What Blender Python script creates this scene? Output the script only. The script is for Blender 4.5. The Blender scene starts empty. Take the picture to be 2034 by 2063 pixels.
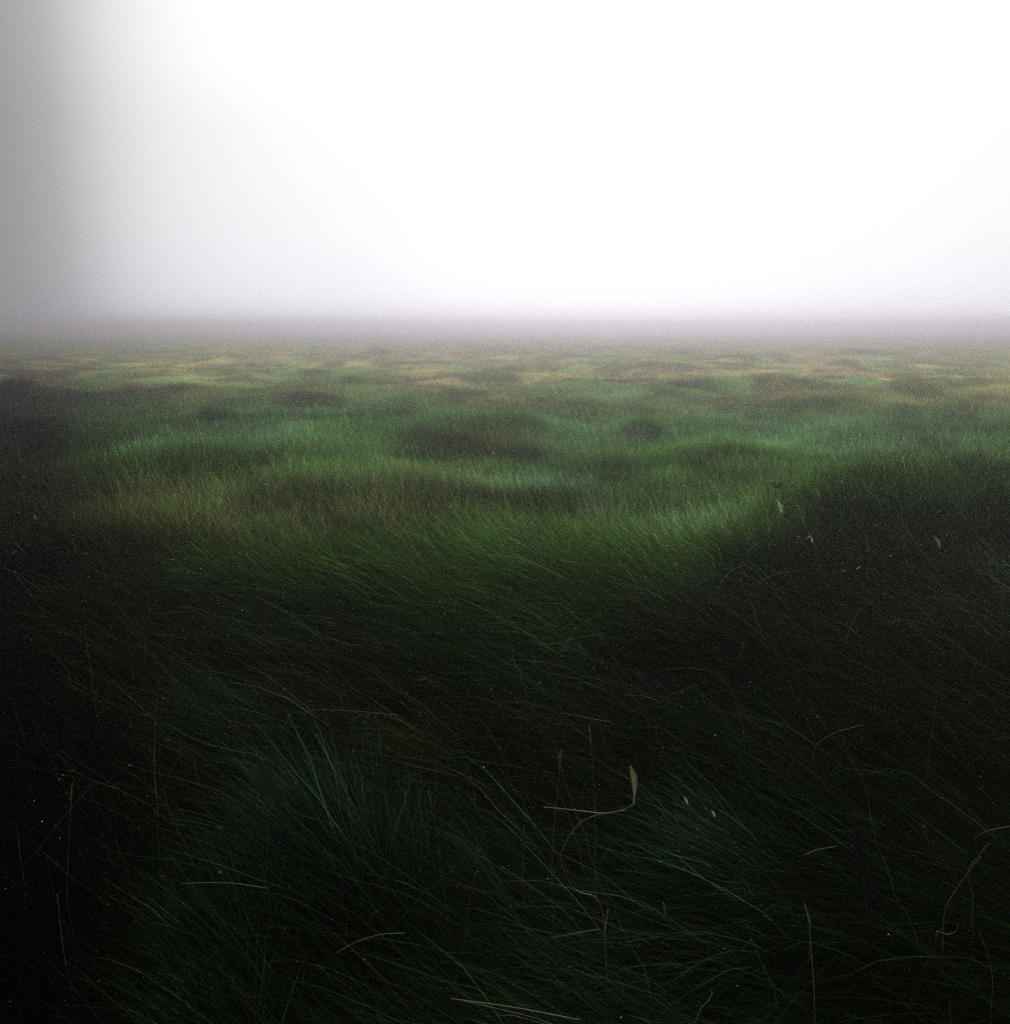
import bpy, math
import numpy as np

S = bpy.context.scene
C = S.collection
rng = np.random.default_rng(7)
R = math.radians

# ------------------------------------------------------------------ camera
CAM_H = 1.60
PITCH = R(10.68)
F_PX = 983.0                      # focal length in pixels of the 1009x1024 frame
cam_d = bpy.data.cameras.new('camera')
cam = bpy.data.objects.new('camera', cam_d); C.objects.link(cam)
cam.location = (0, 0, CAM_H)
cam.rotation_euler = (math.pi/2 - PITCH, 0, 0)
cam_d.sensor_fit = 'VERTICAL'; cam_d.sensor_height = 24.0
cam_d.lens = 24.0 * F_PX / 1024.0
cam_d.clip_start = 0.05; cam_d.clip_end = 3000
S.camera = cam
S.render.resolution_x = 1009; S.render.resolution_y = 1024

# ------------------------------------------------------------------ sky
SUN_EL, SUN_AZ = R(32), R(9)      # low, ahead, hidden in the fog
w = bpy.data.worlds.new("World"); S.world = w; w.use_nodes = True
nt = w.node_tree; N = nt.nodes; Lk = nt.links
for n in list(N): N.remove(n)
out = N.new('ShaderNodeOutputWorld')
sky = N.new('ShaderNodeTexSky'); sky.sky_type = 'NISHITA'; sky.sun_disc = False
sky.sun_elevation = SUN_EL; sky.sun_rotation = SUN_AZ
sky.air_density = 1.0; sky.dust_density = 4.0
bg1 = N.new('ShaderNodeBackground'); bg1.inputs['Strength'].default_value = 0.05
Lk.new(sky.outputs[0], bg1.inputs['Color'])
tc = N.new('ShaderNodeTexCoord')
sep = N.new('ShaderNodeSeparateXYZ'); Lk.new(tc.outputs['Generated'], sep.inputs[0])
def math_node(op, a, b=None, c=None):
    m = N.new('ShaderNodeMath'); m.operation = op
    for i, v in enumerate((a, b, c)):
        if v is None: continue
        if isinstance(v, (int, float)): m.inputs[i].default_value = v
        else: Lk.new(v, m.inputs[i])
    return m.outputs[0]
az = math_node('ARCTAN2', sep.outputs['X'], sep.outputs['Y'])          # 0 ahead, + right
azd = math_node('MULTIPLY_ADD', az, 1/math.pi, 0.5)   # covers 90 deg either side, flat behind
el = math_node('ARCSINE', sep.outputs['Z'])
eln = math_node('MULTIPLY_ADD', el, 1/math.pi, 0.5)
def curve(inp, pts):                                                    # piecewise curve
    fc = N.new('ShaderNodeFloatCurve'); Lk.new(inp, fc.inputs['Value'])
    cv = fc.mapping.curves[0]
    cv.points[0].location = pts[0]; cv.points[1].location = pts[-1]
    for p in pts[1:-1]: cv.points.new(*p)
    for p in cv.points: p.handle_type = 'AUTO_CLAMPED'
    fc.mapping.update(); return fc.outputs[0]
def A(d): return d/180 + .5
def E(d): return d/180 + .5
# sky brightness / 2 by compass direction (0 deg = ahead); unseen rear raised to light stems and grass
gaz = curve(azd, [(0, .15), (A(-60), .12), (A(-34), .13), (A(-27.3), .16), (A(-24.5), .205), (A(-22.3), .30), (A(-20), .41),  # grey left edge is a vignette painted into the sky
                  (A(-17.2), .49), (A(-13.7), .535), (A(-8), .57), (A(3), .64), (A(12), .62), (A(20), .57), (A(28), .54), (A(50), .3), (1, .15)])
gel = curve(eln, [(0, .3), (E(-6), .74), (E(0), .98), (E(3), .95), (E(8), .93), (E(14), 1.0), (E(22), 1.05), (E(40), 1.1), (E(65), 1.1), (1, 1.0)])
ns = N.new('ShaderNodeTexNoise'); ns.inputs['Scale'].default_value = 2.2; ns.inputs['Detail'].default_value = 3
Lk.new(tc.outputs['Generated'], ns.inputs['Vector'])
nv = math_node('MULTIPLY_ADD', ns.outputs['Fac'], 0.16, 0.92)
br = math_node('MULTIPLY', math_node('MULTIPLY', gaz, gel), math_node('MULTIPLY', nv, 2.0))
ramp = N.new('ShaderNodeValToRGB'); Lk.new(eln, ramp.inputs[0])
ramp.color_ramp.elements[0].position = E(-1); ramp.color_ramp.elements[0].color = (.945, .93, 1.0, 1)
ramp.color_ramp.elements[1].position = E(14); ramp.color_ramp.elements[1].color = (1.0, 1.0, .99, 1)
bg2 = N.new('ShaderNodeBackground'); Lk.new(ramp.outputs[0], bg2.inputs['Color']); Lk.new(br, bg2.inputs['Strength'])
mx = N.new('ShaderNodeMixShader'); mx.inputs[0].default_value = 0.93
Lk.new(bg1.outputs[0], mx.inputs[1]); Lk.new(bg2.outputs[0], mx.inputs[2]); Lk.new(mx.outputs[0], out.inputs['Surface'])

sd = bpy.data.lights.new('sun', 'SUN'); sd.energy = 2.6; sd.angle = R(20); sd.color = (1, .975, .95)
sun = bpy.data.objects.new('sun', sd); C.objects.link(sun)
sun.rotation_euler = (math.pi/2 - SUN_EL, 0, math.pi - SUN_AZ)
sun.location = (0, 0, 30)

S.view_settings.view_transform = 'Standard'; S.view_settings.look = 'None'
S.view_settings.exposure = 0.0; S.view_settings.gamma = 1.0
cy = S.cycles
cy.max_bounces = 5; cy.diffuse_bounces = 2; cy.glossy_bounces = 1; cy.transmission_bounces = 2
cy.volume_bounces = 1; cy.use_denoising = False
cy.sample_clamp_indirect = 3.0
cy.use_adaptive_sampling = False

# ------------------------------------------------------------------ numpy helpers
def hash2(ix, iy, seed):
    h = (ix.astype(np.int64)*374761393 + iy.astype(np.int64)*668265263 + seed*1442695041) & 0x7fffffff
    h = ((h ^ (h >> 13)) * 1274126177) & 0x7fffffff
    h = (h ^ (h >> 16)) & 0xffff
    return h / 65535.0
def vnoise(x, y, seed):
    ix = np.floor(x); iy = np.floor(y); fx = x-ix; fy = y-iy
    fx = fx*fx*fx*(fx*(fx*6-15)+10); fy = fy*fy*fy*(fy*(fy*6-15)+10)
    a = hash2(ix, iy, seed); b = hash2(ix+1, iy, seed); c = hash2(ix, iy+1, seed); d = hash2(ix+1, iy+1, seed)
    return (a*(1-fx)+b*fx)*(1-fy) + (c*(1-fx)+d*fx)*fy
def fbm(x, y, seed, o=3):
    s = 0; a = .5; t = 0
    for i in range(o):
        s = s + a*vnoise(x*2**i+i*17.3, y*2**i-i*9.1, seed+i); t += a; a *= .5
    return s/t
def sstep(a, b, v):
    t = np.clip((v-a)/(b-a), 0, 1); return t*t*(3-2*t)

def ray(px, py):                    # photograph pixel (2034 x 2063) -> direction
    u = (px*1009/2034 - 504.5)/F_PX; v = (512 - py*1024/2063)/F_PX
    c, s = math.cos(PITCH), math.sin(PITCH)
    return np.array([u, c + v*s, -s + v*c])
def at(px, py, z=0.0):
    d = ray(px, py); t = (z-CAM_H)/d[2]; return d[0]*t, d[1]*t

# ------------------------------------------------------------------ the lie of the land
MOUNDS = []                         # x, y, rx, ry, height
for px, py, wpx, h in [(1800, 1010, 330, .30), (1990, 980, 200, .26), (1450, 890, 190, .18), (1290, 838, 60, .30), (1180, 800, 70, .36),
                       (1560, 765, 200, .35), (1940, 808, 70, .32), (800, 745, 70, .45), (430, 815, 90, .32), (620, 795, 90, .35),
                       (190, 795, 110, .30), (60, 790, 120, .35), (960, 865, 100, .10), (400, 870, 170, .22), (750, 900, 200, .10),
                       (1000, 960, 240, .08), (330, 930, 160, .16), (1300, 730, 80, .5), (1050, 728, 60, .4), (270, 770, 40, .35),
                       (1700, 745, 120, .45), (1340, 1090, 220, .10), (650, 1500, 260, .10), (1480, 1420, 250, .08)]:
    x, y = at(px, py, .25); rx = wpx/1981*y*.75
    MOUNDS.append((x, y, rx, max(rx*.8, .35), h*.8))
def H(x, y):
    r = np.hypot(x, y)
    h = .11*(fbm(x/1.3, y/1.3, 3)-.5)*2*sstep(400, 20, r)
    h = h + (.12*(vnoise(x/3.4, y/2.6, 11)-.5) + .13*(vnoise(x/1.7, y/1.6, 13)-.5)*sstep(6, 10, r))*2 + .30*sstep(12, 35, r)*(fbm(x/7, y/5, 23, 2)-.5)*2
    h = h + .5*sstep(50, 150, r)*(fbm(x/30, y/18, 33, 2)-.5)
    for mx_, my_, rx, ry, hh in MOUNDS:
        h = h + hh*(1.3 if my_ < 14 else .7)*np.exp(-((x-mx_)/rx)**2 - ((y-my_)/ry)**2)
    # keep ground below the viewer's feet level
    return h*(0.25+.75*sstep(.6, 2.4, r))

# ------------------------------------------------------------------ which plants grow where (own colours plus painted shade)
c_ = lambda *a: np.array(a)
GREEN, BLUEG, OLIVE, TAN, RUST, DARK = c_(.060, .150, .024), c_(.075, .175, .065), c_(.078, .115, .030), c_(.36, .30, .13), c_(.135, .098, .038), c_(.0028, .0037, .0019)
def lerp(a, b, t): return a*(1-t[:, None]) + b*t[:, None]
PATCH = []                          # bright soft fescue patches and brown patches, x y rx ry kind
for px, py, wpx, k in [(1430, 925, 110, 'b'), (1400, 1000, 80, 'b'), (1820, 858, 130, 'b'), (2010, 900, 70, 'b'), (1180, 830, 120, 'b'), (1500, 835, 80, 'b'),
                       (260, 805, 120, 'b'), (480, 845, 160, 'b'), (330, 905, 100, 'b'), (700, 880, 140, 'b'), (1750, 925, 160, 'g'), (1560, 960, 100, 'g'),
                       (1000, 850, 140, 'r'), (700, 985, 220, 'o'), (330, 960, 160, 'o'), (1100, 985, 160, 'o'), (1650, 770, 200, 'r'),
                       (1900, 760, 120, 'r'), (1060, 930, 120, 'b'), (1200, 1120, 170, 'g'), (900, 1180, 200, 'g'), (1500, 1180, 160, 'o')]:
    x, y = at(px, py, .35); PATCH.append((x, y, wpx/1981*y, max(.9*wpx/1981*y, .05*y), k))
def base_col(x, y):
    r = np.hypot(x, y)
    n1 = fbm(x/2.2, y/2.8, 51); n2 = fbm(x/3.4+9, y/4, 61); n3 = fbm(x/9, y/11, 71)
    col = lerp(GREEN, BLUEG, sstep(.45, .65, n1))
    col = lerp(col, OLIVE, sstep(.50, .66, n2))
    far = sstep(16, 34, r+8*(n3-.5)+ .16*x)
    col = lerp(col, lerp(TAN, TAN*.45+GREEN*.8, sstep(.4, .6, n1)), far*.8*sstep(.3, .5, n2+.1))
    for mx_, my_, rx, ry, k in PATCH:
        g = np.exp(-((x-mx_)/rx)**2 - ((y-my_)/ry)**2)*.85
        t = {'b': BLUEG*2.0, 'r': RUST, 'o': OLIVE, 'g': GREEN*.8}[k]
        if k == 'r': g = g*(.10+.55*sstep(.40, .62, fbm(x/.5, y/.8, 97)))
        col = lerp(col, t, g)
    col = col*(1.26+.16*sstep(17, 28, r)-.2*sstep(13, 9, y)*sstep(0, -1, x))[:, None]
    mot = (.62+1.1*sstep(.3, .7, fbm(x/.95, y/1.2, 103, 3)))*(.8+.5*vnoise(x/3.6, y/4.4, 107))
    col = col*(1+(mot-1)*sstep(5, 8, r)*sstep(90, 30, r))[:, None]
    # painted shade: darker rush near the viewer and right-hand bank, vignette along the left
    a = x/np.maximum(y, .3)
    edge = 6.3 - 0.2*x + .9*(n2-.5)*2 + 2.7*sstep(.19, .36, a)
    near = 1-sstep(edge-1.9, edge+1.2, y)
    left = sstep(-.30, -.50, a+.1*(n1-.5))*(1-sstep(14, 60, r)*.6)  # edge vignette painted into the plant colour
    dk = (DARK*(.10+2.6*sstep(.44, .68, fbm(x/.8, y/1.1, 119, 3)))[:, None])*((1-.75*sstep(2.9, 2.2, y))*(1-.6*sstep(.12, .35, a)*sstep(4.6, 3.4, y))*(1-.6*sstep(-.33, -.45, a)))[:, None]  # gaps, bottom and both sides darkened in the colour as shade
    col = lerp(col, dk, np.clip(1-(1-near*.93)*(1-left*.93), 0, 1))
    # greener sprays among the darkened rush
    streak = sstep(.55, .72, fbm(x/.55, y/.8, 91))*near*(1-left)
    col = col + streak[:, None]*c_(.008, .016, .009)
    return col

# ------------------------------------------------------------------ materials
def principled(name, color=None, rough=.5, spec=.4, attr=False, noise=0, transl=0, bump=0, nscale=30):
    m = bpy.data.materials.new(name); m.use_nodes = True
    n = m.node_tree.nodes; l = m.node_tree.links
    b = n['Principled BSDF']; b.inputs['Roughness'].default_value = rough; b.inputs['Specular IOR Level'].default_value = spec
    src = None
    if attr:
        a = n.new('ShaderNodeAttribute'); a.attribute_name = 'col'; src = a.outputs['Color']
    else:
        a = n.new('ShaderNodeRGB'); a.outputs[0].default_value = (*color, 1); src = a.outputs[0]
    if noise:
        t = n.new('ShaderNodeTexNoise'); t.inputs['Scale'].default_value = nscale; t.inputs['Detail'].default_value = 5
        g = n.new('ShaderNodeNewGeometry'); l.new(g.outputs['Position'], t.inputs['Vector'])
        mm = n.new('ShaderNodeMapRange'); l.new(t.outputs['Fac'], mm.inputs[0])
        mm.inputs[1].default_value = .3; mm.inputs[2].default_value = .7
        mm.inputs[3].default_value = 1-noise; mm.inputs[4].default_value = 1+noise
        v = n.new('ShaderNodeVectorMath'); v.operation = 'SCALE'; l.new(src, v.inputs[0]); l.new(mm.outputs[0], v.inputs['Scale'])
        src = v.outputs[0]
        if bump:
            bp = n.new('ShaderNodeBump'); bp.inputs['Strength'].default_value = bump; bp.inputs['Distance'].default_value = .03
            l.new(t.outputs['Fac'], bp.inputs['Height']); l.new(bp.outputs[0], b.inputs['Normal'])
    l.new(src, b.inputs['Base Color'])
    if transl:
        tr = n.new('ShaderNodeBsdfTranslucent'); l.new(src, tr.inputs['Color'])
        mix = n.new('ShaderNodeMixShader'); mix.inputs[0].default_value = transl
        l.new(b.outputs[0], mix.inputs[1]); l.new(tr.outputs[0], mix.inputs[2])
        l.new(mix.outputs[0], n['Material Output'].inputs['Surface'])
    return m
M_BLADE = principled('wet_grass', attr=True, rough=.5, spec=0.0, transl=.45)
M_SOIL = principled('peat_and_moss', attr=True, rough=.95, spec=0.0, noise=.45, bump=.6, nscale=9)
M_STRAW = principled('dead_straw', (.24, .22, .14), rough=.6, noise=.3, transl=.2, nscale=60)
M_GREYST = principled('grey_stem', (.24, .24, .20), rough=.6, noise=.3, nscale=60)
M_YELLOW = principled('yellowed_leaf', (.30, .30, .09), rough=.55, noise=.25, transl=.3)
M_OLIVEST = principled('olive_stem', (.16, .17, .07), rough=.55, noise=.3, nscale=60)
M_DARKST = principled('dark_stem', (.02, .03, .012), rough=.6)
M_PALE = principled('pale_leaf', (.50, .53, .36), rough=.5, noise=.2, transl=.3)
M_WHITE = principled('white_fluff', (.72, .74, .66), rough=.8, transl=.4)
M_RED = principled('red_petal', (.50, .07, .03), rough=.5, transl=.3)
M_BROADG = principled('grey_leaf', (.05, .05, .055), rough=.6, noise=.3, transl=.5)
M_DEW = principled('dew', (.85, .88, .9), rough=.08, spec=.9, transl=.35)

# ------------------------------------------------------------------ mesh builders
def mesh_obj(name, V, loops, starts, mat, col=None, parent=None, smooth=False):
    me = bpy.data.meshes.new(name)
    me.vertices.add(len(V)); me.vertices.foreach_set('co', np.asarray(V, np.float32).ravel())
    me.loops.add(len(loops)); me.loops.foreach_set('vertex_index', np.asarray(loops, np.int32))
    me.polygons.add(len(starts)); me.polygons.foreach_set('loop_start', np.asarray(starts, np.int32))
    me.update(calc_edges=True)
    if smooth: me.polygons.foreach_set('use_smooth', np.ones(len(starts), bool))
    if col is not None:
        a = me.color_attributes.new('col', 'FLOAT_COLOR', 'POINT')
        cc = np.ones((len(V), 4), np.float32); cc[:, :3] = col; a.data.foreach_set('color', cc.ravel())
    me.materials.append(mat)
    o = bpy.data.objects.new(name, me); C.objects.link(o)
    if parent: o.parent = parent
    return o
def tag(o, label=None, cat=None, group=None, kind=None):
    for k, v in (('label', label), ('category', cat), ('group', group), ('kind', kind)):
        if v: o[k] = v
    return o

def blades(P, L, W, azi, t0, t1, K, c0, c1, head=None, jit=.25):
    """ribbons; P roots, azi tip direction, t0 start tilt and t1 added bend (radians from upright)"""
    n = len(P); s = np.linspace(0, 1, K+1)
    pos = np.zeros((n, K+1, 3)); pos[:, 0] = P
    kink = rng.normal(0, jit, (n, K))*.35; wob = rng.normal(0, jit, (n, K))*.3
    dz = np.stack([np.cos(azi), np.sin(azi), np.zeros(n)], 1)
    for k in range(K):
        sm = (s[k]+s[k+1])/2
        th = t0 + t1*sm**1.3 + kink[:, k]; a = azi + wob[:, k]
        d = np.stack([np.sin(th)*np.cos(a), np.sin(th)*np.sin(a), np.cos(th)], 1)
        pos[:, k+1] = pos[:, k] + d*(L/K)[:, None]
    tan = pos[:, -1]-pos[:, 0]
    side = np.cross(tan, rng.normal(0, 1, (n, 3))); side /= np.linalg.norm(side, axis=1)[:, None]+1e-9
    wprof = (1-s**2.2)*.5 + .03 if head is None else head(s)
    off = side[:, None, :]*(W[:, None]*wprof[None])[:, :, None]
    V = np.stack([pos-off, pos+off], 2).reshape(-1, 3)
    base = (np.arange(n)*2*(K+1))[:, None]; q = (np.arange(K)*2)[None]
    f = (base+q)
    loops = np.stack([f, f+1, f+3, f+2], 2).reshape(-1)
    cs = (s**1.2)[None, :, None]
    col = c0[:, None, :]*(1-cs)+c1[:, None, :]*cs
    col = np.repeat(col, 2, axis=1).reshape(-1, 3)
    return V, loops, col, pos
def blade_obj(name, parts, mat=M_BLADE):
    Vs, Ls, Cs, o = [], [], [], 0
    for V, lo, co in parts:
        Vs.append(V); Ls.append(lo+o); Cs.append(co); o += len(V)
    V = np.concatenate(Vs); Lp = np.concatenate(Ls); Cc = np.concatenate(Cs)
    return mesh_obj(name, V, Lp, np.arange(0, len(Lp), 4), mat, np.clip(Cc, 0, .9))

def wind(x, y):                      # direction the tips point (angle from +x) and how strong
    n = (fbm(x/.8, y/1.0, 131, 2)-.5)*1.5; n2 = vnoise(x/3+5, y/3, 141)-.5
    a = math.pi - .30 + n*1.5 + n2*.9
    a = a - sstep(1.0, 2.2, x)*sstep(4.5, 2.0, y)*.9
    s = .12 + .82*sstep(8.0, 4.2, y) - .65*sstep(-.75, -1.5, x)*sstep(4.2, 3.2, y)
    return a, np.clip(s, .12, 1)

def in_view(y0, y1, n, pw=1.0, side=.60, extra=.7):
    """random points in a wedge ahead of the viewer, uniform in area"""
    m = int(n*1.0); u = rng.random(m)
    ys = np.linspace(y0, y1, 400); hw = side*ys+extra; cdf = np.cumsum(hw*ys**(pw-1.0)); cdf = (cdf-cdf[0])/(cdf[-1]-cdf[0])
    y = np.interp(u, cdf, ys); x = (rng.random(m)*2-1)*(side*y+extra)
    return x, y

# ------------------------------------------------------------------ ground, one sheet to the horizon
rad = np.concatenate([[0.0], np.geomspace(.25, 480, 560)])
fa = np.linspace(R(-42), R(42), 620); ra = np.linspace(R(42), R(318), 160)[1:-1]
ang = np.concatenate([fa, ra]); nr, na = len(rad), len(ang)
RR, AA = np.meshgrid(rad, ang, indexing='ij')
gx = (RR*np.sin(AA)).ravel(); gy = (RR*np.cos(AA)).ravel()
gz = H(gx, gy)
i = np.arange(nr-1)[:, None]; j = np.arange(na)[None]; j2 = (j+1) % na
lo = np.stack([i*na+j, (i+1)*na+j, (i+1)*na+j2, i*na+j2], 2).reshape(-1)
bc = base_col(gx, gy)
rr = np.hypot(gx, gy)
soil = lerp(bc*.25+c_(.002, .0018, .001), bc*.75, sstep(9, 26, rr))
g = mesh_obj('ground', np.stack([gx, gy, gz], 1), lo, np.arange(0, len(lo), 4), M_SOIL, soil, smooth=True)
tag(g, kind='structure')

# ------------------------------------------------------------------ grass cover
def clumped(x, y, n_per, sig, seedy=0):
    cx = np.repeat(x, n_per); cy_ = np.repeat(y, n_per)
    ox = rng.normal(0, 1, len(cx))*sig; oy = rng.normal(0, 1, len(cx))*sig
    return cx+ox, cy_+oy, np.arctan2(oy, ox), np.hypot(ox, oy)/sig
def bcolors(x, y, v=.35, hue=.15):
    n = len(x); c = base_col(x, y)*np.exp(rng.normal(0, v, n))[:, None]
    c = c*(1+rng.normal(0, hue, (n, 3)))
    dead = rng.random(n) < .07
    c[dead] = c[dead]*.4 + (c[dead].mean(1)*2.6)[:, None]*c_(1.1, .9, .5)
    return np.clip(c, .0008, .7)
def make_layer(x, y, fan, fr, Lm, Wm, K, tilt_lo, tilt_hi, bend, v=.35):
    a, s = wind(x, y); n = len(x)
    mixf = .45*np.clip(fr, 0, 1.5)*(1-.5*s)
    vx = np.cos(a)*s+np.cos(fan)*mixf; vy = np.sin(a)*s+np.sin(fan)*mixf
    azi = np.arctan2(vy, vx)+rng.normal(0, .30, n)+(rng.random(n) < .12)*rng.normal(0, 1.3, n)
    t0 = tilt_lo+(tilt_hi-tilt_lo)*s + rng.normal(0, .14, n)
    t1 = bend*(.5+.8*s)*rng.uniform(.3, 1.4, n)
    L = Lm*rng.uniform(.55, 1.25, n)*(.8+.4*vnoise(x/.9, y/.9, 171))
    if Lm > .3: L = L*(1-.58*sstep(4.2, 7.5, y))
    t0 = t0*(1-.25*sstep(4.5, 8, y))
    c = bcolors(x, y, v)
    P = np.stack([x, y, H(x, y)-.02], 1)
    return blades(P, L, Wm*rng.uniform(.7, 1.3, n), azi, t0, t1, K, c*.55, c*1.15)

dew_pts = []
# a) rushes close by, growing in tufts
x, y = in_view(1.0, 11, 2100)
x, y, fan, fr = clumped(x, y, 110, .10)
k = y > .9; x, y, fan, fr = x[k], y[k], fan[k], fr[k]
V, lo, co, pos = make_layer(x, y, fan, fr, .55, .0019, 6, .25, .95, .7, .9)
sel = rng.choice(len(pos), 8000, replace=False); dew_pts.append(pos[sel, rng.integers(3, 7, len(sel))])
x2, y2 = in_view(1.0, 12, 110000)
z = np.zeros(len(x2))
V2, lo2, co2, p2 = make_layer(x2, y2, z, z, .34, .0021, 4, .3, .9, .6, .5)
x3, y3 = in_view(1.3, 9, 7000); n3 = len(x3)
a3, s3 = wind(x3, y3); br3 = rng.random(n3)**2.6
c3dim = (1-.6*sstep(2.6, 2.0, y3))*(1-.55*sstep(.15, .35, x3/y3)*sstep(4.6, 3.4, y3))  # foreground shade painted into the stem colour, bottom and right
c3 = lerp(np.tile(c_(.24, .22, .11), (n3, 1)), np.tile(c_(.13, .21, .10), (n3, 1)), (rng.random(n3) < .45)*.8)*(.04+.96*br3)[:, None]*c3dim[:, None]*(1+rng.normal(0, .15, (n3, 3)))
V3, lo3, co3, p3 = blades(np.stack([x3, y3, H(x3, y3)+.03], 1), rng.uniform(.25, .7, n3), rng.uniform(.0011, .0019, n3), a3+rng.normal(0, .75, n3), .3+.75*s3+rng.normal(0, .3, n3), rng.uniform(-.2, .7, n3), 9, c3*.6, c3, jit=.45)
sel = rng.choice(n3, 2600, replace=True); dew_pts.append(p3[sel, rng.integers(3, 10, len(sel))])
tag(blade_obj('rush_cover', [(V, lo, co), (V2, lo2, co2), (V3, lo3, co3)]), 'wet rushes with shade painted into their colour, combed over by wind across the foreground', 'grass', kind='stuff')
# b) green meadow of the middle distance
x, y = in_view(7.5, 26, 5200, side=.62)
x, y, fan, fr = clumped(x, y, 70, .20)
V, lo, co, _ = make_layer(x, y, fan, fr, .17, .0036, 3, .25, .6, .9, .32)
x2, y2 = in_view(7.5, 26, 110000, side=.62); z = np.zeros(len(x2))
V2, lo2, co2, _ = make_layer(x2, y2, z, z, .15, .0042, 3, .3, .7, .8, .32)
tag(blade_obj('meadow_grass', [(V, lo, co), (V2, lo2, co2)]), 'soft green and brown meadow grass over the hummocks in the middle distance', 'grass', kind='stuff')
# c) far grass fading into the fog
x, y = in_view(24, 60, 2600, side=.62)
x, y, fan, fr = clumped(x, y, 55, .45)
V, lo, co, _ = make_layer(x, y, fan, fr, .32, .011, 3, .2, .5, .8, .25)
x2, y2 = in_view(55, 230, 3600, side=.62)
x2, y2, fan2, fr2 = clumped(x2, y2, 45, 1.0)
V2, lo2, co2, _ = make_layer(x2, y2, fan2, fr2, .45, .04, 2, .2, .5, .6, .2)
tag(blade_obj('far_grass', [(V, lo, co), (V2, lo2, co2)]), 'tan and green moor grass dissolving into the fog towards the horizon', 'grass', kind='stuff')
# d) fine flowering stems with brown seed heads
x, y = in_view(4.5, 22, 26000, side=.6)
keep = rng.random(len(x)) < .25+.75*sstep(.42, .6, fbm(x/3, y/3, 201)+.12*sstep(.5, -2, x))
x, y = x[keep], y[keep]; n = len(x)
a, s = wind(x, y)
def headprof(s_): return .25 + 1.0*np.exp(-((s_-.88)/.08)**2)
cb = bcolors(x, y, .3); hc = lerp(cb*1.6, np.tile(RUST*1.5, (n, 1)), rng.uniform(.2, 1, n)*.8)*.62
dk = np.clip(base_col(x, y).mean(1)/.05, .12, 1.2)
V, lo, co, p = blades(np.stack([x, y, H(x, y)], 1), rng.uniform(.18, .36, n), rng.uniform(.0014, .0022, n)*(1+y/16), a+rng.normal(0, .5, n), .12+.3*s+rng.normal(0, .1, n), .5*rng.random(n), 8, cb, hc*dk[:, None], headprof)
tag(blade_obj('seeding_grass', [(V, lo, co)]), 'fine flowering grass stems with rusty brown seed heads standing above the green', 'grass', kind='stuff')

# pale fallen flecks of leaf and fluff caught in the grass
x, y = in_view(4.8, 13, 900, side=.58); keep = rng.random(len(x)) < .25+.75*sstep(-1, 2.5, x); x, y = x[keep], y[keep]; n = len(x)
br_ = rng.random(n)**2.5
V, lo, co, _ = blades(np.stack([x, y, H(x, y)+rng.uniform(.12, .30, n)], 1), rng.uniform(.012, .045, n), rng.uniform(.002, .005, n)*(1+y/14), rng.uniform(0, 6.28, n), rng.uniform(.1, 1.5, n), rng.uniform(-1, 1.6, n), 4,
    c_(.50, .50, .28)[None]*(.15+.85*br_)[:, None], c_(.62, .62, .42)[None]*(.15+.85*br_)[:, None])
tag(blade_obj('fallen_leaf_flecks', [(V, lo, co)]), 'tiny pale flecks of leaf and fluff caught in the grass across the middle distance', 'leaves', kind='stuff')

# ------------------------------------------------------------------ tussocks, each a thing
def tussock(px, py, wpx, h, col, label, nb=900, lean=None, wid=None):
    x0, y0 = at(px, py, .3); r = wpx/1981*y0*.5; n = nb
    ox = rng.normal(0, r*.5, n); oy = rng.normal(0, r*.5, n)
    if n <= 500 or y0 > 18: ox = ox*.6; oy = oy*.6
    ox = np.clip(ox, -r, r); oy = np.clip(oy, -r, r)
    if y0 > 6: h = h*.5
    x = x0+ox; y = y0+oy; rel = np.clip(np.hypot(ox, oy)/r, 0, 1.5)
    a, s = wind(x, y); f = np.arctan2(oy, ox)
    if lean is not None: a = a*0+lean; s = s*0+.9
    azi = np.arctan2(np.sin(a)*s*.9+np.sin(f)*rel*.6, np.cos(a)*s*.9+np.cos(f)*rel*.6)+rng.normal(0, .32, n)
    c = np.tile(np.array(col), (n, 1))*np.exp(rng.normal(-.15 if y0 > 6 else -.5, .3 if y0 > 6 else .85, n))[:, None]*(1+rng.normal(0, .12, (n, 3)))
    base = np.array([x0, y0, float(H(np.array([x0]), np.array([y0]))[0])])
    P = np.stack([x, y, H(x, y)-.02], 1)-base
    wd = wid or max(.0020, .00035*y0)*(1.5 if y0 > 15 else 1)
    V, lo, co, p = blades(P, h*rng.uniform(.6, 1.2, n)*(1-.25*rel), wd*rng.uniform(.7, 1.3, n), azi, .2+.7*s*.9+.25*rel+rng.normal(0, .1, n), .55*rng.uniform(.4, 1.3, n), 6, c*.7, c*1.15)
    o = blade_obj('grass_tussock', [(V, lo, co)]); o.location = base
    tag(o, label, 'tussock', 'grass tussocks on the moor')
    if y0 < 5:
        q = rng.choice(n, min(60, n//12), replace=False); dew_pts.append(p[q, rng.integers(3, 7, len(q))]+base)
G1, G2, G3, T1, D1 = (.028, .066, .020), (.034, .070, .038), (.042, .060, .014), (.32, .24, .10), (.060, .13, .030)
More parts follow.
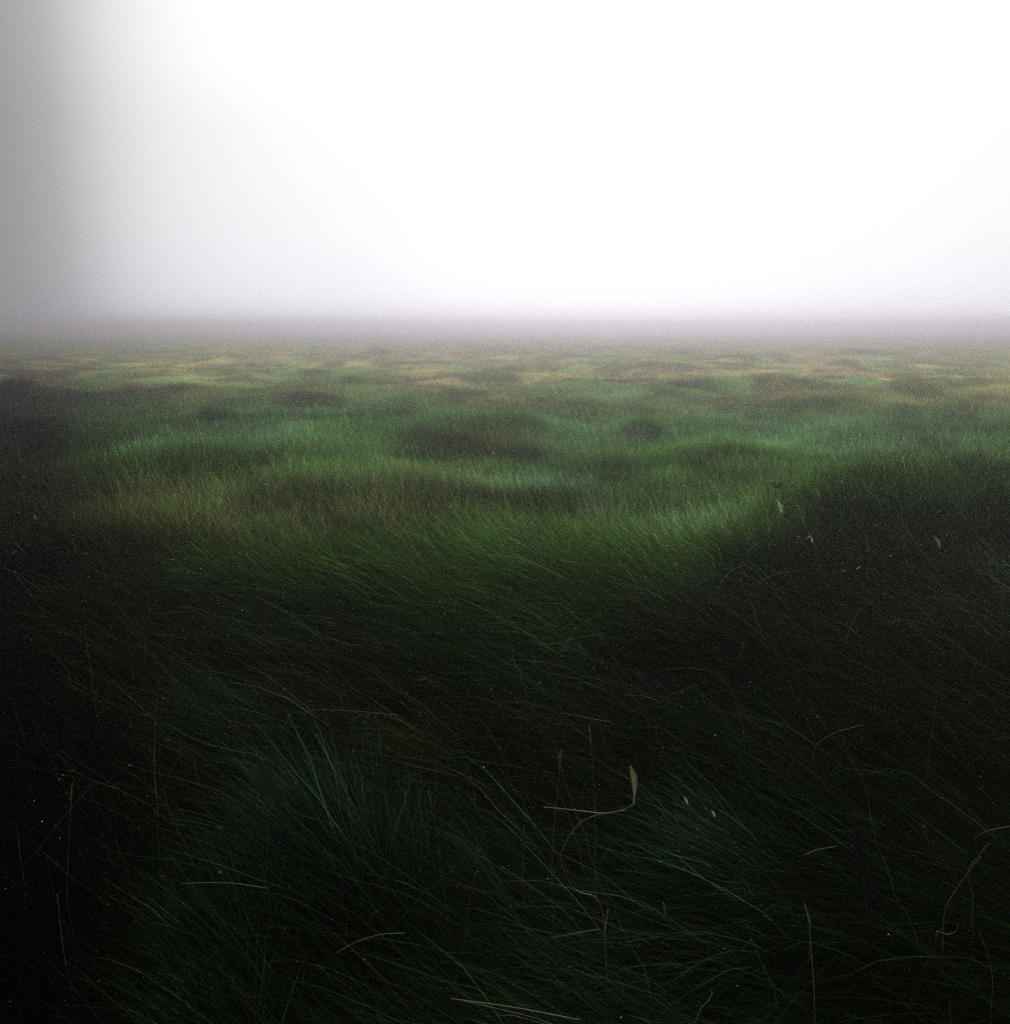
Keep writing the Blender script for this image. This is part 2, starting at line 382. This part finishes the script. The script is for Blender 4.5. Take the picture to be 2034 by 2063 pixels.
TUS = [
 (730, 1560, 330, .62, G2, 'dark green foreground tussock combed to the left, brightest of the near rushes on the left', 1700),
 (530, 1700, 240, .50, G1, 'low green tussock in the lower left, in front of the brightest near tussock', 1000),
 (480, 1820, 150, .36, (.022, .052, .032), 'small bluish tussock at the bottom left under a pale horizontal straw', 450),
 (1600, 1540, 230, .55, G2, 'flattened green tussock at the right of the foreground with blades lying level', 1100),
 (980, 1380, 230, .58, G3, 'olive tussock at the centre of the foreground with long blades streaming left', 1000),
 (560, 1340, 260, .60, (.018, .044, .020), 'broad green tussock left of centre just behind the foreground gap', 1200),
 (1480, 1340, 220, .55, (.012, .026, .014), 'dim bluish green tussock right of centre with crossing stems', 800),
 (680, 1185, 200, .55, (.016, .032, .013), 'tussock where the dark rushes begin left of centre', 800),
 (1180, 805, 110, .55, (.06, .15, .055), 'dark green mound of grass in the far middle, right of centre', 600),
 (1290, 842, 80, .50, (.15, .11, .05), 'reddish brown tussock beside the dark green mound', 450),
 (1470, 858, 120, .55, D1, 'dark tussock crest above the pale green hollow right of centre', 600),
 (990, 880, 130, .50, D1, 'dark green tussock at the centre below the brown seed grass', 600),
 (800, 752, 80, .75, (.20, .20, .09), 'small foggy peak of grass left of centre near the horizon', 450),
 (430, 825, 90, .55, D1, 'dark low tussock in the green far left meadow', 500),
 (620, 806, 110, .55, (.040, .085, .050), 'blue green tussock left of the foggy peak', 500),
 (190, 808, 110, .6, D1, 'dark olive tussock near the left edge of the meadow', 600),
 (90, 830, 120, .65, (.035, .08, .022), 'second dark tussock from the left edge below the fog', 600),
 (30, 785, 70, .8, (.03, .045, .025), 'darkest tussock against the left edge under the horizon', 500),
 (1930, 815, 100, .5, (.07, .13, .045), 'flat dark green tussock at the far right in the tan grass', 500),
 (1580, 768, 110, .7, T1, 'broad tan brown hummock of grass right of centre near the fog', 1100),
 (1300, 738, 90, .6, (.22, .23, .10), 'pale olive tussock in the fog right of the middle', 450),
 (1760, 930, 240, .5, (.032, .070, .018), 'bright edged green tussock on the crest of the dark right bank', 1000),
 (270, 775, 60, .6, (.20, .16, .09), 'small brownish tussock in the left fog', 350),
]
for px, py, wpx, h, col, lab, nb in TUS: tussock(px, py, wpx, h, col, lab, nb)

# ------------------------------------------------------------------ single stems and leaves
def hz(x, y): return float(H(np.array([x]), np.array([y]))[0])
def tube_mesh(pts, radii, nseg=6):
    pts = np.array(pts, float); n = len(pts)
    # resample with a smooth curve
    t = np.concatenate([[0], np.cumsum(np.linalg.norm(np.diff(pts, axis=0), axis=1))]); m = max(8, n*4)
    ts = np.linspace(0, t[-1], m)
    q = np.stack([np.interp(ts, t, pts[:, k]) for k in range(3)], 1)
    for _ in range(2): q[1:-1] = (q[:-2]+2*q[1:-1]+q[2:])/4
    rd = np.interp(ts, t, radii)
    tg = np.gradient(q, axis=0); tg /= np.linalg.norm(tg, axis=1)[:, None]
    up = np.array([.3, 1, .2]); s1 = np.cross(tg, up); s1 /= np.linalg.norm(s1, axis=1)[:, None]; s2 = np.cross(tg, s1)
    an = np.linspace(0, 2*math.pi, nseg, endpoint=False)
    V = (q[:, None]+rd[:, None, None]*(np.cos(an)[None, :, None]*s1[:, None]+np.sin(an)[None, :, None]*s2[:, None])).reshape(-1, 3)
    i = np.arange(m-1)[:, None]; j = np.arange(nseg)[None]; j2 = (j+1) % nseg
    lo = np.stack([i*nseg+j, i*nseg+j2, (i+1)*nseg+j2, (i+1)*nseg+j], 2).reshape(-1)
    st = list(range(0, len(lo), 4)); lo = list(lo)
    for ring in (list(range(nseg))[::-1], list(range((m-1)*nseg, m*nseg))):
        st.append(len(lo)); lo += ring
    return V, lo, st
def leaf_mesh(pts, widths, thick=.0012, side=None):
    pts = np.array(pts, float); t = np.linspace(0, 1, len(pts)); ts = np.linspace(0, 1, 14)
    q = np.stack([np.interp(ts, t, pts[:, k]) for k in range(3)], 1)
    for _ in range(2): q[1:-1] = (q[:-2]+2*q[1:-1]+q[2:])/4
    wd = np.interp(ts, t, widths); tg = np.gradient(q, axis=0); tg /= np.linalg.norm(tg, axis=1)[:, None]
    s1 = np.cross(tg, np.array([.15, 1, .1]) if side is None else side); s1 /= np.linalg.norm(s1, axis=1)[:, None]; nn = np.cross(s1, tg)
    cols = np.array([-1, -.5, 0, .5, 1]); fold = np.array([.25, .05, -.15, .05, .25])
    top = q[:, None]+wd[:, None, None]*(cols[None, :, None]*s1[:, None]+fold[None, :, None]*nn[:, None])
    V = np.concatenate([top.reshape(-1, 3), (top+thick*nn[:, None]).reshape(-1, 3)])
    k = 5; m = 14; o = k*m; lo = []; 
    for a in range(m-1):
        for b in range(k-1):
            v = a*k+b; lo += [v, v+1, v+k+1, v+k]; lo += [o+v, o+v+k, o+v+k+1, o+v+1]
        for b in (0, k-1):
            v = a*k+b; lo += [v, v+k, o+v+k, o+v]
    for a in (0, m-1):
        for b in range(k-1):
            v = a*k+b; lo += [v, v+1, o+v+1, o+v]
    return V, lo, list(range(0, len(lo), 4))
def P3(px, py, yd):                 # the point the photograph shows at (px, py), yd metres ahead
    d = ray(px, py); t = yd/d[1]; return np.array([d[0]*t, yd, CAM_H+d[2]*t])
def root_empty(name, base):
    o = bpy.data.objects.new(name, None); C.objects.link(o); o.location = base; o.empty_display_size = .05; return o
def stem_thing(name, pxs, label, cat, mat, r0, r1, group, depth=None, dy=0.0, extra=None):
    """pxs run from the foot to the tip"""
    flat = abs(pxs[0][1]-pxs[-1][1]) < 45; rooted = not flat
    if depth is None:
        gx_, gy_ = at(pxs[0][0], pxs[0][1], .20 if flat else .10); depth = gy_
    n = len(pxs); pts = [P3(p[0], p[1], depth+dy*k/max(n-1, 1)) for k, p in enumerate(pxs)]
    if rooted:
        b = np.array([pts[0][0]+.02, pts[0][1]+.01, hz(pts[0][0], pts[0][1])-.01])
        if b[2] < pts[0][2]-.01: pts = [b]+pts
    base = pts[0].copy(); rr_ = np.linspace(r0, r1, len(pts))*.8
    root = root_empty(name, base); tag(root, label, cat, group)
    V, lo, st = tube_mesh([p-base for p in pts], rr_); mesh_obj('stem', V, lo, st, mat, parent=root, smooth=True)
    if extra: extra(root, base, pts)
    return root
GS = 'loose dead stems among the rushes'
def seedhead(mat, ln=.05, wd=.0035):
    def f(root, base, pts):
        d = pts[-1]-pts[-2]; d /= np.linalg.norm(d); p = pts[-1]-base
        Vs, ls, st, o = [], [], [], 0
        for k in range(9):                      # spikelets laid along the tip
            a = k*2.4; q = p-d*ln*(k/9)
            sd = np.cross(d, [math.cos(a), .3, math.sin(a)]); sd /= np.linalg.norm(sd)+1e-9
            V, lo, s_ = tube_mesh([q, q+d*.006+sd*wd*.7, q+d*.014+sd*wd*1.1], [.0006, wd*.42, .0002], 5)
            Vs.append(V); ls += [i_+o for i_ in lo]; st += [i_+len(ls)-len(lo) for i_ in s_]; o += len(V)
        mesh_obj('seed_head', np.concatenate(Vs), ls, st, mat, parent=root, smooth=True)
    return f
# bent stem with the pale leaf
def pale_leaf(root, base, pts):
    yd = pts[-1][1]
    lp = [P3(x_, y_, yd)-base for x_, y_ in ((1276, 1622), (1278, 1602), (1278, 1586), (1277, 1568), (1273, 1555), (1269, 1543))]
    V, lo, st = leaf_mesh(lp, [.0016, .0022, .0055, .0075, .0045, .0005]); mesh_obj('leaf', V, lo, st, M_PALE, parent=root, smooth=True)
    b2 = [P3(x_, y_, yd)-base for x_, y_ in ((1259, 1633), (1219, 1640), (1171, 1634), (1135, 1630), (1095, 1626))]
    V, lo, st = tube_mesh(b2, [.0016, .0014, .0012, .001, .0008]); mesh_obj('side_stem', V, lo, st, M_GREYST, parent=root, smooth=True)
stem_thing('bent_stem', [(1217, 1843), (1198, 1798), (1181, 1804), (1157, 1798), (1143, 1771), (1124, 1724), (1152, 1676), (1174, 1650), (1219, 1638), (1259, 1633), (1276, 1621)],
           'kinked pale stem looping up to one whitish pointed leaf, right of centre', 'plant stem', M_OLIVEST, .0020, .0012, None, depth=at(1217, 1843, .24)[1], extra=pale_leaf)
LS = [
 ([(133, 1815), (138, 1700), (145, 1586)], 'tall upright grey straw at the far left, upper of two', M_STRAW, .0012, .0007, 0),
 ([(128, 1925), (120, 1850), (115, 1802)], 'short upright straw at the far left, below the taller one', M_STRAW, .0014, .0007, 0),
 ([(678, 1919), (720, 1896), (770, 1881), (816, 1880)], 'arched pale straw lying at the bottom left of centre', M_STRAW, .0013, .0008, 0),
 ([(540, 1790), (470, 1779), (420, 1778), (362, 1780)], 'level pale straw over the small bluish tussock', M_STRAW, .0011, .0007, 0),
 ([(801, 1441), (710, 1432), (619, 1429)], 'long level straw with dew over the dark gap left of centre', M_OLIVEST, .0013, .0008, 0),
 ([(892, 1770), (880, 1690), (865, 1600)], 'upright olive stem right of the bright near tussock', M_OLIVEST, .0013, .0008, 0),
 ([(1167, 2055), (1040, 2030), (908, 2012)], 'yellowish stem lying along the bottom edge at the centre', M_OLIVEST, .0014, .0009, 0),
 ([(1140, 2075), (1080, 2050), (930, 2016)], 'second stem fanning under the yellowish one at the bottom edge', M_OLIVEST, .0012, .0007, 0),
 ([(1053, 1775), (1054, 1720), (1055, 1663)], 'short bright upright straw left of the kinked stem', M_STRAW, .0012, .0007, 0),
 ([(2000, 1955), (1985, 1910), (1973, 1877)], 'short straw leaning left near the lower right edge', M_STRAW, .0012, .0007, 0),
 ([(1636, 1530), (1640, 1500), (1684, 1473), (1738, 1461)], 'hooked yellowish stem rising over the flattened right tussock', M_YELLOW, .0013, .0007, 0),
 ([(1620, 1722), (1645, 1712), (1684, 1705)], 'short crooked yellow stem below the right tussock', M_YELLOW, .0012, .0008, 0),
 ([(1231, 1455), (1180, 1446), (1129, 1436)], 'yellow stem lying level above the kinked stem', M_YELLOW, .0012, .0007, 0),
 ([(1215, 1339), (1260, 1300), (1320, 1250)], 'stem slanting up to the right across the combed rushes', M_OLIVEST, .0012, .0007, 0),
 ([(1480, 1297), (1440, 1270), (1404, 1246)], 'straw slanting up to the left above the right tussock', M_STRAW, .0013, .0008, 0),
 ([(1486, 1326), (1503, 1292)], 'short pale stub leaning right beside the bluish tussock', M_STRAW, .0016, .0010, 0),
 ([(1885, 1890), (1886, 1874), (1905, 1884), (1925, 1878), (1930, 1862)], 'small curled tan stem near the lower right corner', M_STRAW, .0013, .0008, 0),
 ([(1197, 1760), (1200, 1700), (1196, 1560), (1188, 1470)], 'tall thin grey stem just left of the whitish leaf', M_GREYST, .0009, .0005, 0),
 ([(1110, 1800), (1112, 1700), (1130, 1520)], 'tall faint grey stem left of the kinked stem', M_GREYST, .0009, .0005, 0),
 ([(1170, 1860), (1090, 1800), (1010, 1745)], 'long olive stem slanting down right under the kinked stem', M_OLIVEST, .0012, .0007, 0),
 ([(1208, 1872), (1160, 1880), (1110, 1890)], 'level stem hung with dew under the kinked stem', M_OLIVEST, .0010, .0007, 0),
 ([(1218, 1878), (1224, 1834)], 'short pale blue grey stub below the kinked stem', M_PALE, .0014, .0008, 0),
 ([(1341, 1843), (1336, 1818)], 'tiny pale stub standing in the black gap right of centre', M_PALE, .0015, .0008, 0),
 ([(1960, 1790), (1940, 1760), (1990, 1700)], 'crooked tan stem near the right edge', M_YELLOW, .0011, .0007, 0),
 ([(1900, 1830), (1940, 1770), (1975, 1725)], 'tan stem leaning right near the right edge, below the crooked one', M_YELLOW, .0011, .0006, 0),
 ([(2034, 1665), (1990, 1672), (1960, 1690)], 'drooping tan stem tip at the right edge', M_OLIVEST, .0010, .0006, 0),
 ([(1640, 1990), (1632, 1900), (1630, 1850), (1624, 1830)], 'knotty brown stem at the bottom right', M_GREYST, .0016, .0009, 0),
 ([(410, 1600), (395, 1560), (392, 1540)], 'stubby straw with a bead of dew at the left', M_STRAW, .0011, .0007, 0),
]
for k, (pxs, lab, mat, r0, r1, dy) in enumerate(LS):
    stem_thing('dead_stem', pxs, lab, 'stem', mat, r0, r1, GS, dy=dy, extra=seedhead(mat) if k in (0, 5, 17, 18, 26) else None)
# broad dim leaf at the lower right
x0, y0 = at(1760, 1790, .12); bl = [P3(a_, b_, y0) for a_, b_ in ((1765, 1800), (1745, 1765), (1728, 1720), (1722, 1670), (1728, 1640))]
base = np.array([bl[0][0], bl[0][1], hz(*bl[0][:2])])
V, lo, st = leaf_mesh([base-base]+[p-base for p in bl[1:]], [.002, .013, .012, .007, .001])
o = mesh_obj('dock_leaf', V, lo, st, M_BROADG, smooth=True); o.location = base
tag(o, 'broad dull grey leaf standing in the black gap at the lower right', 'leaf')
# small cotton-grass tufts
COT = [(1574, 1020, 30, 1, 'curved white cotton tuft, longest of them, left end of the dark right bank'), (1690, 960, 28, 1, 'bright white cotton tuft at the middle of the right bank crest'),
       (1649, 992, 26, 0, 'dull white cotton tuft just below the bright one on the bank'), (1717, 951, 22, 0, 'faint curled tuft right of the bright cotton tuft'),
       (1642, 948, 20, 0, 'faint cotton tuft left of the bright one on the crest'), (1779, 972, 18, 0, 'tiny tuft right on the dark bank'),
       (1636, 1087, 16, 1, 'tiny pinkish white tuft low on the dark bank'), (740, 925, 18, 0, 'pale tuft in the green meadow left of centre'),
       (1384, 1614, 18, 1, 'small bright white tuft right of the whitish leaf'), (1439, 1640, 16, 1, 'second small white tuft to the right in the black gap'),
       (1893, 1092, 26, 0, 'greenish bent tuft on the right of the dark bank'), (505, 858, 16, 0, 'speck of white cotton in the far left meadow'),
       (365, 985, 10, 1, 'tiny bright speck of cotton at the left in the brown seed grass')]
for px, py, sz, br_, lab in COT:
    gx_, gy_ = at(px, py, .16 if py > 1500 else .40); sc_ = sz/1981*gy_
    p = P3(px, py, gy_); gb = np.array([p[0]+.02, p[1], hz(p[0], p[1])-.01]); base = gb
    root = root_empty('cotton_grass', base); tag(root, lab, 'cotton grass', 'cotton grass tufts')
    V, lo, st = tube_mesh([base-base, (p-base)*c_(.6, 1, .55), p-base-c_(0, 0, sc_*.45)], [.0008, .0007, .0005]); mesh_obj('stem', V, lo, st, M_DARKST, parent=root, smooth=True)
    q0 = p-base-c_(0, 0, sc_*.5); bend = rng.uniform(.25, .6)*(-1 if rng.random() < .7 else 1)
    hp = [q0+c_(bend*sc_*(t*t-.1), .1*sc_*t, sc_*t) for t in (0, .25, .5, .75, 1.0)]
    V, lo, st = leaf_mesh(hp, [sc_*.03, sc_*.11, sc_*.13, sc_*.08, sc_*.01], thick=.001); mesh_obj('cotton_head', V, lo, st, M_WHITE if br_ else M_PALE, parent=root, smooth=True)
# yellow leaves
for px, py, sz, lab in [(1547, 1097, 20, 'small yellow leaf tip on the dark bank at its left end'), (1564, 974, 34, 'yellowish leaf cluster at the left end of the bank crest'),
                        (1785, 955, 34, 'pale yellow green leaf cluster on the bank crest')]:
    gx_, gy_ = at(px, py, .40); sc_ = sz/1981*gy_; p = P3(px, py, gy_); base = np.array([p[0], p[1], hz(p[0], p[1])-.01])
    root = root_empty('yellow_plant', base); tag(root, lab, 'plant', 'yellowing plants on the bank')
    V, lo, st = tube_mesh([p*0, p-base-c_(0, 0, sc_*.3)], [.0014, .0009]); mesh_obj('stem', V, lo, st, M_OLIVEST, parent=root, smooth=True)
    for k in range(1 if sz < 25 else 4):
        a = k*1.7+.4; q0 = p-base-c_(0, 0, sc_*.3); d = c_(math.cos(a)*.6, math.sin(a)*.5, .6)*sc_
        V, lo, st = leaf_mesh([q0, q0+d*.5, q0+d*.9+c_(0, 0, -.1*sc_)], [sc_*.03, sc_*.16, sc_*.01]); mesh_obj('leaf', V, lo, st, M_YELLOW, parent=root, smooth=True)
# the one red flower at the left
gx_, gy_ = at(148, 1083, .42); p = P3(148, 1083, gy_); base = np.array([p[0], p[1], hz(p[0], p[1])-.01]); q0 = p-base
root = root_empty('red_flower', base); tag(root, 'single tiny red flower in the dark grass at the left', 'flower')
V, lo, st = tube_mesh([p*0, q0], [.0014, .0009]); mesh_obj('stem', V, lo, st, M_OLIVEST, parent=root, smooth=True)
for k in range(5):
    a = k*1.257; d = c_(math.cos(a)*.5, math.sin(a)*.5, 1.0)*.015
    V, lo, st = leaf_mesh([q0, q0+d*.6, q0+d], [.0015, .005, .0008], side=c_(math.cos(a+1.57), math.sin(a+1.57), .2)); mesh_obj('petal', V, lo, st, M_RED, parent=root, smooth=True)

# ------------------------------------------------------------------ dew
pts = np.concatenate(dew_pts); pts = pts[(pts[:, 1] < 8) & (pts[:, 2] > .12)]
# a string of drops caught on a thread over the dark gap
dx = np.concatenate([np.linspace(700, 760, 13), np.linspace(745, 762, 4)]); dyy = np.concatenate([1443+rng.uniform(-3, 3, 13), np.full(4, 1479.)])
gy_ = at(730, 1470, .2)[1]
pts = np.concatenate([pts, np.array([P3(a_, b_, gy_) for a_, b_ in zip(dx, dyy)])])
n = len(pts); phi = (1+5**.5)/2
ico = np.array([(-1, phi, 0), (1, phi, 0), (-1, -phi, 0), (1, -phi, 0), (0, -1, phi), (0, 1, phi), (0, -1, -phi), (0, 1, -phi), (phi, 0, -1), (phi, 0, 1), (-phi, 0, -1), (-phi, 0, 1)])/1.9
fi = np.array([(0, 11, 5), (0, 5, 1), (0, 1, 7), (0, 7, 10), (0, 10, 11), (1, 5, 9), (5, 11, 4), (11, 10, 2), (10, 7, 6), (7, 1, 8), (3, 9, 4), (3, 4, 2), (3, 2, 6), (3, 6, 8), (3, 8, 9), (4, 9, 5), (2, 4, 11), (6, 2, 10), (8, 6, 7), (9, 8, 1)])
rd = (.0005+.0013*rng.random(n)**4)*(1+.08*pts[:, 1])
V = (pts[:, None]+ico[None]*rd[:, None, None]).reshape(-1, 3)
lo = (fi.ravel()[None]+12*np.arange(n)[:, None]).ravel()
tag(mesh_obj('dew_drops', V, lo, np.arange(0, len(lo), 3), M_DEW, smooth=True), 'tiny glinting dew drops on the blades across the foreground', 'dew', kind='stuff')

# ------------------------------------------------------------------ the fog
zt = 2.6; zb = float(gz.min())-1.0; X = 490
hv = [(x_, y_, z_) for x_ in (-X, X) for y_ in (-X, X) for z_ in (zb, zt)]
hf = [(0, 1, 3, 2), (4, 6, 7, 5), (0, 4, 5, 1), (2, 3, 7, 6), (0, 2, 6, 4), (1, 5, 7, 3)]
me = bpy.data.meshes.new('haze'); me.from_pydata(hv, [], hf); me.update()
hm = bpy.data.materials.new('haze_air'); hm.use_nodes = True; hn = hm.node_tree
for n_ in list(hn.nodes):
    if n_.type == 'BSDF_PRINCIPLED': hn.nodes.remove(n_)
pv = hn.nodes.new('ShaderNodeVolumePrincipled'); pv.inputs['Color'].default_value = (.93, .895, .98, 1)
pv.inputs['Density'].default_value = .0155; pv.inputs['Anisotropy'].default_value = .95
hn.links.new(pv.outputs[0], hn.nodes['Material Output'].inputs['Volume'])
me.materials.append(hm); o = bpy.data.objects.new('haze', me); C.objects.link(o)
tag(o, 'pale ground fog lying over the whole moor', 'fog', kind='stuff')
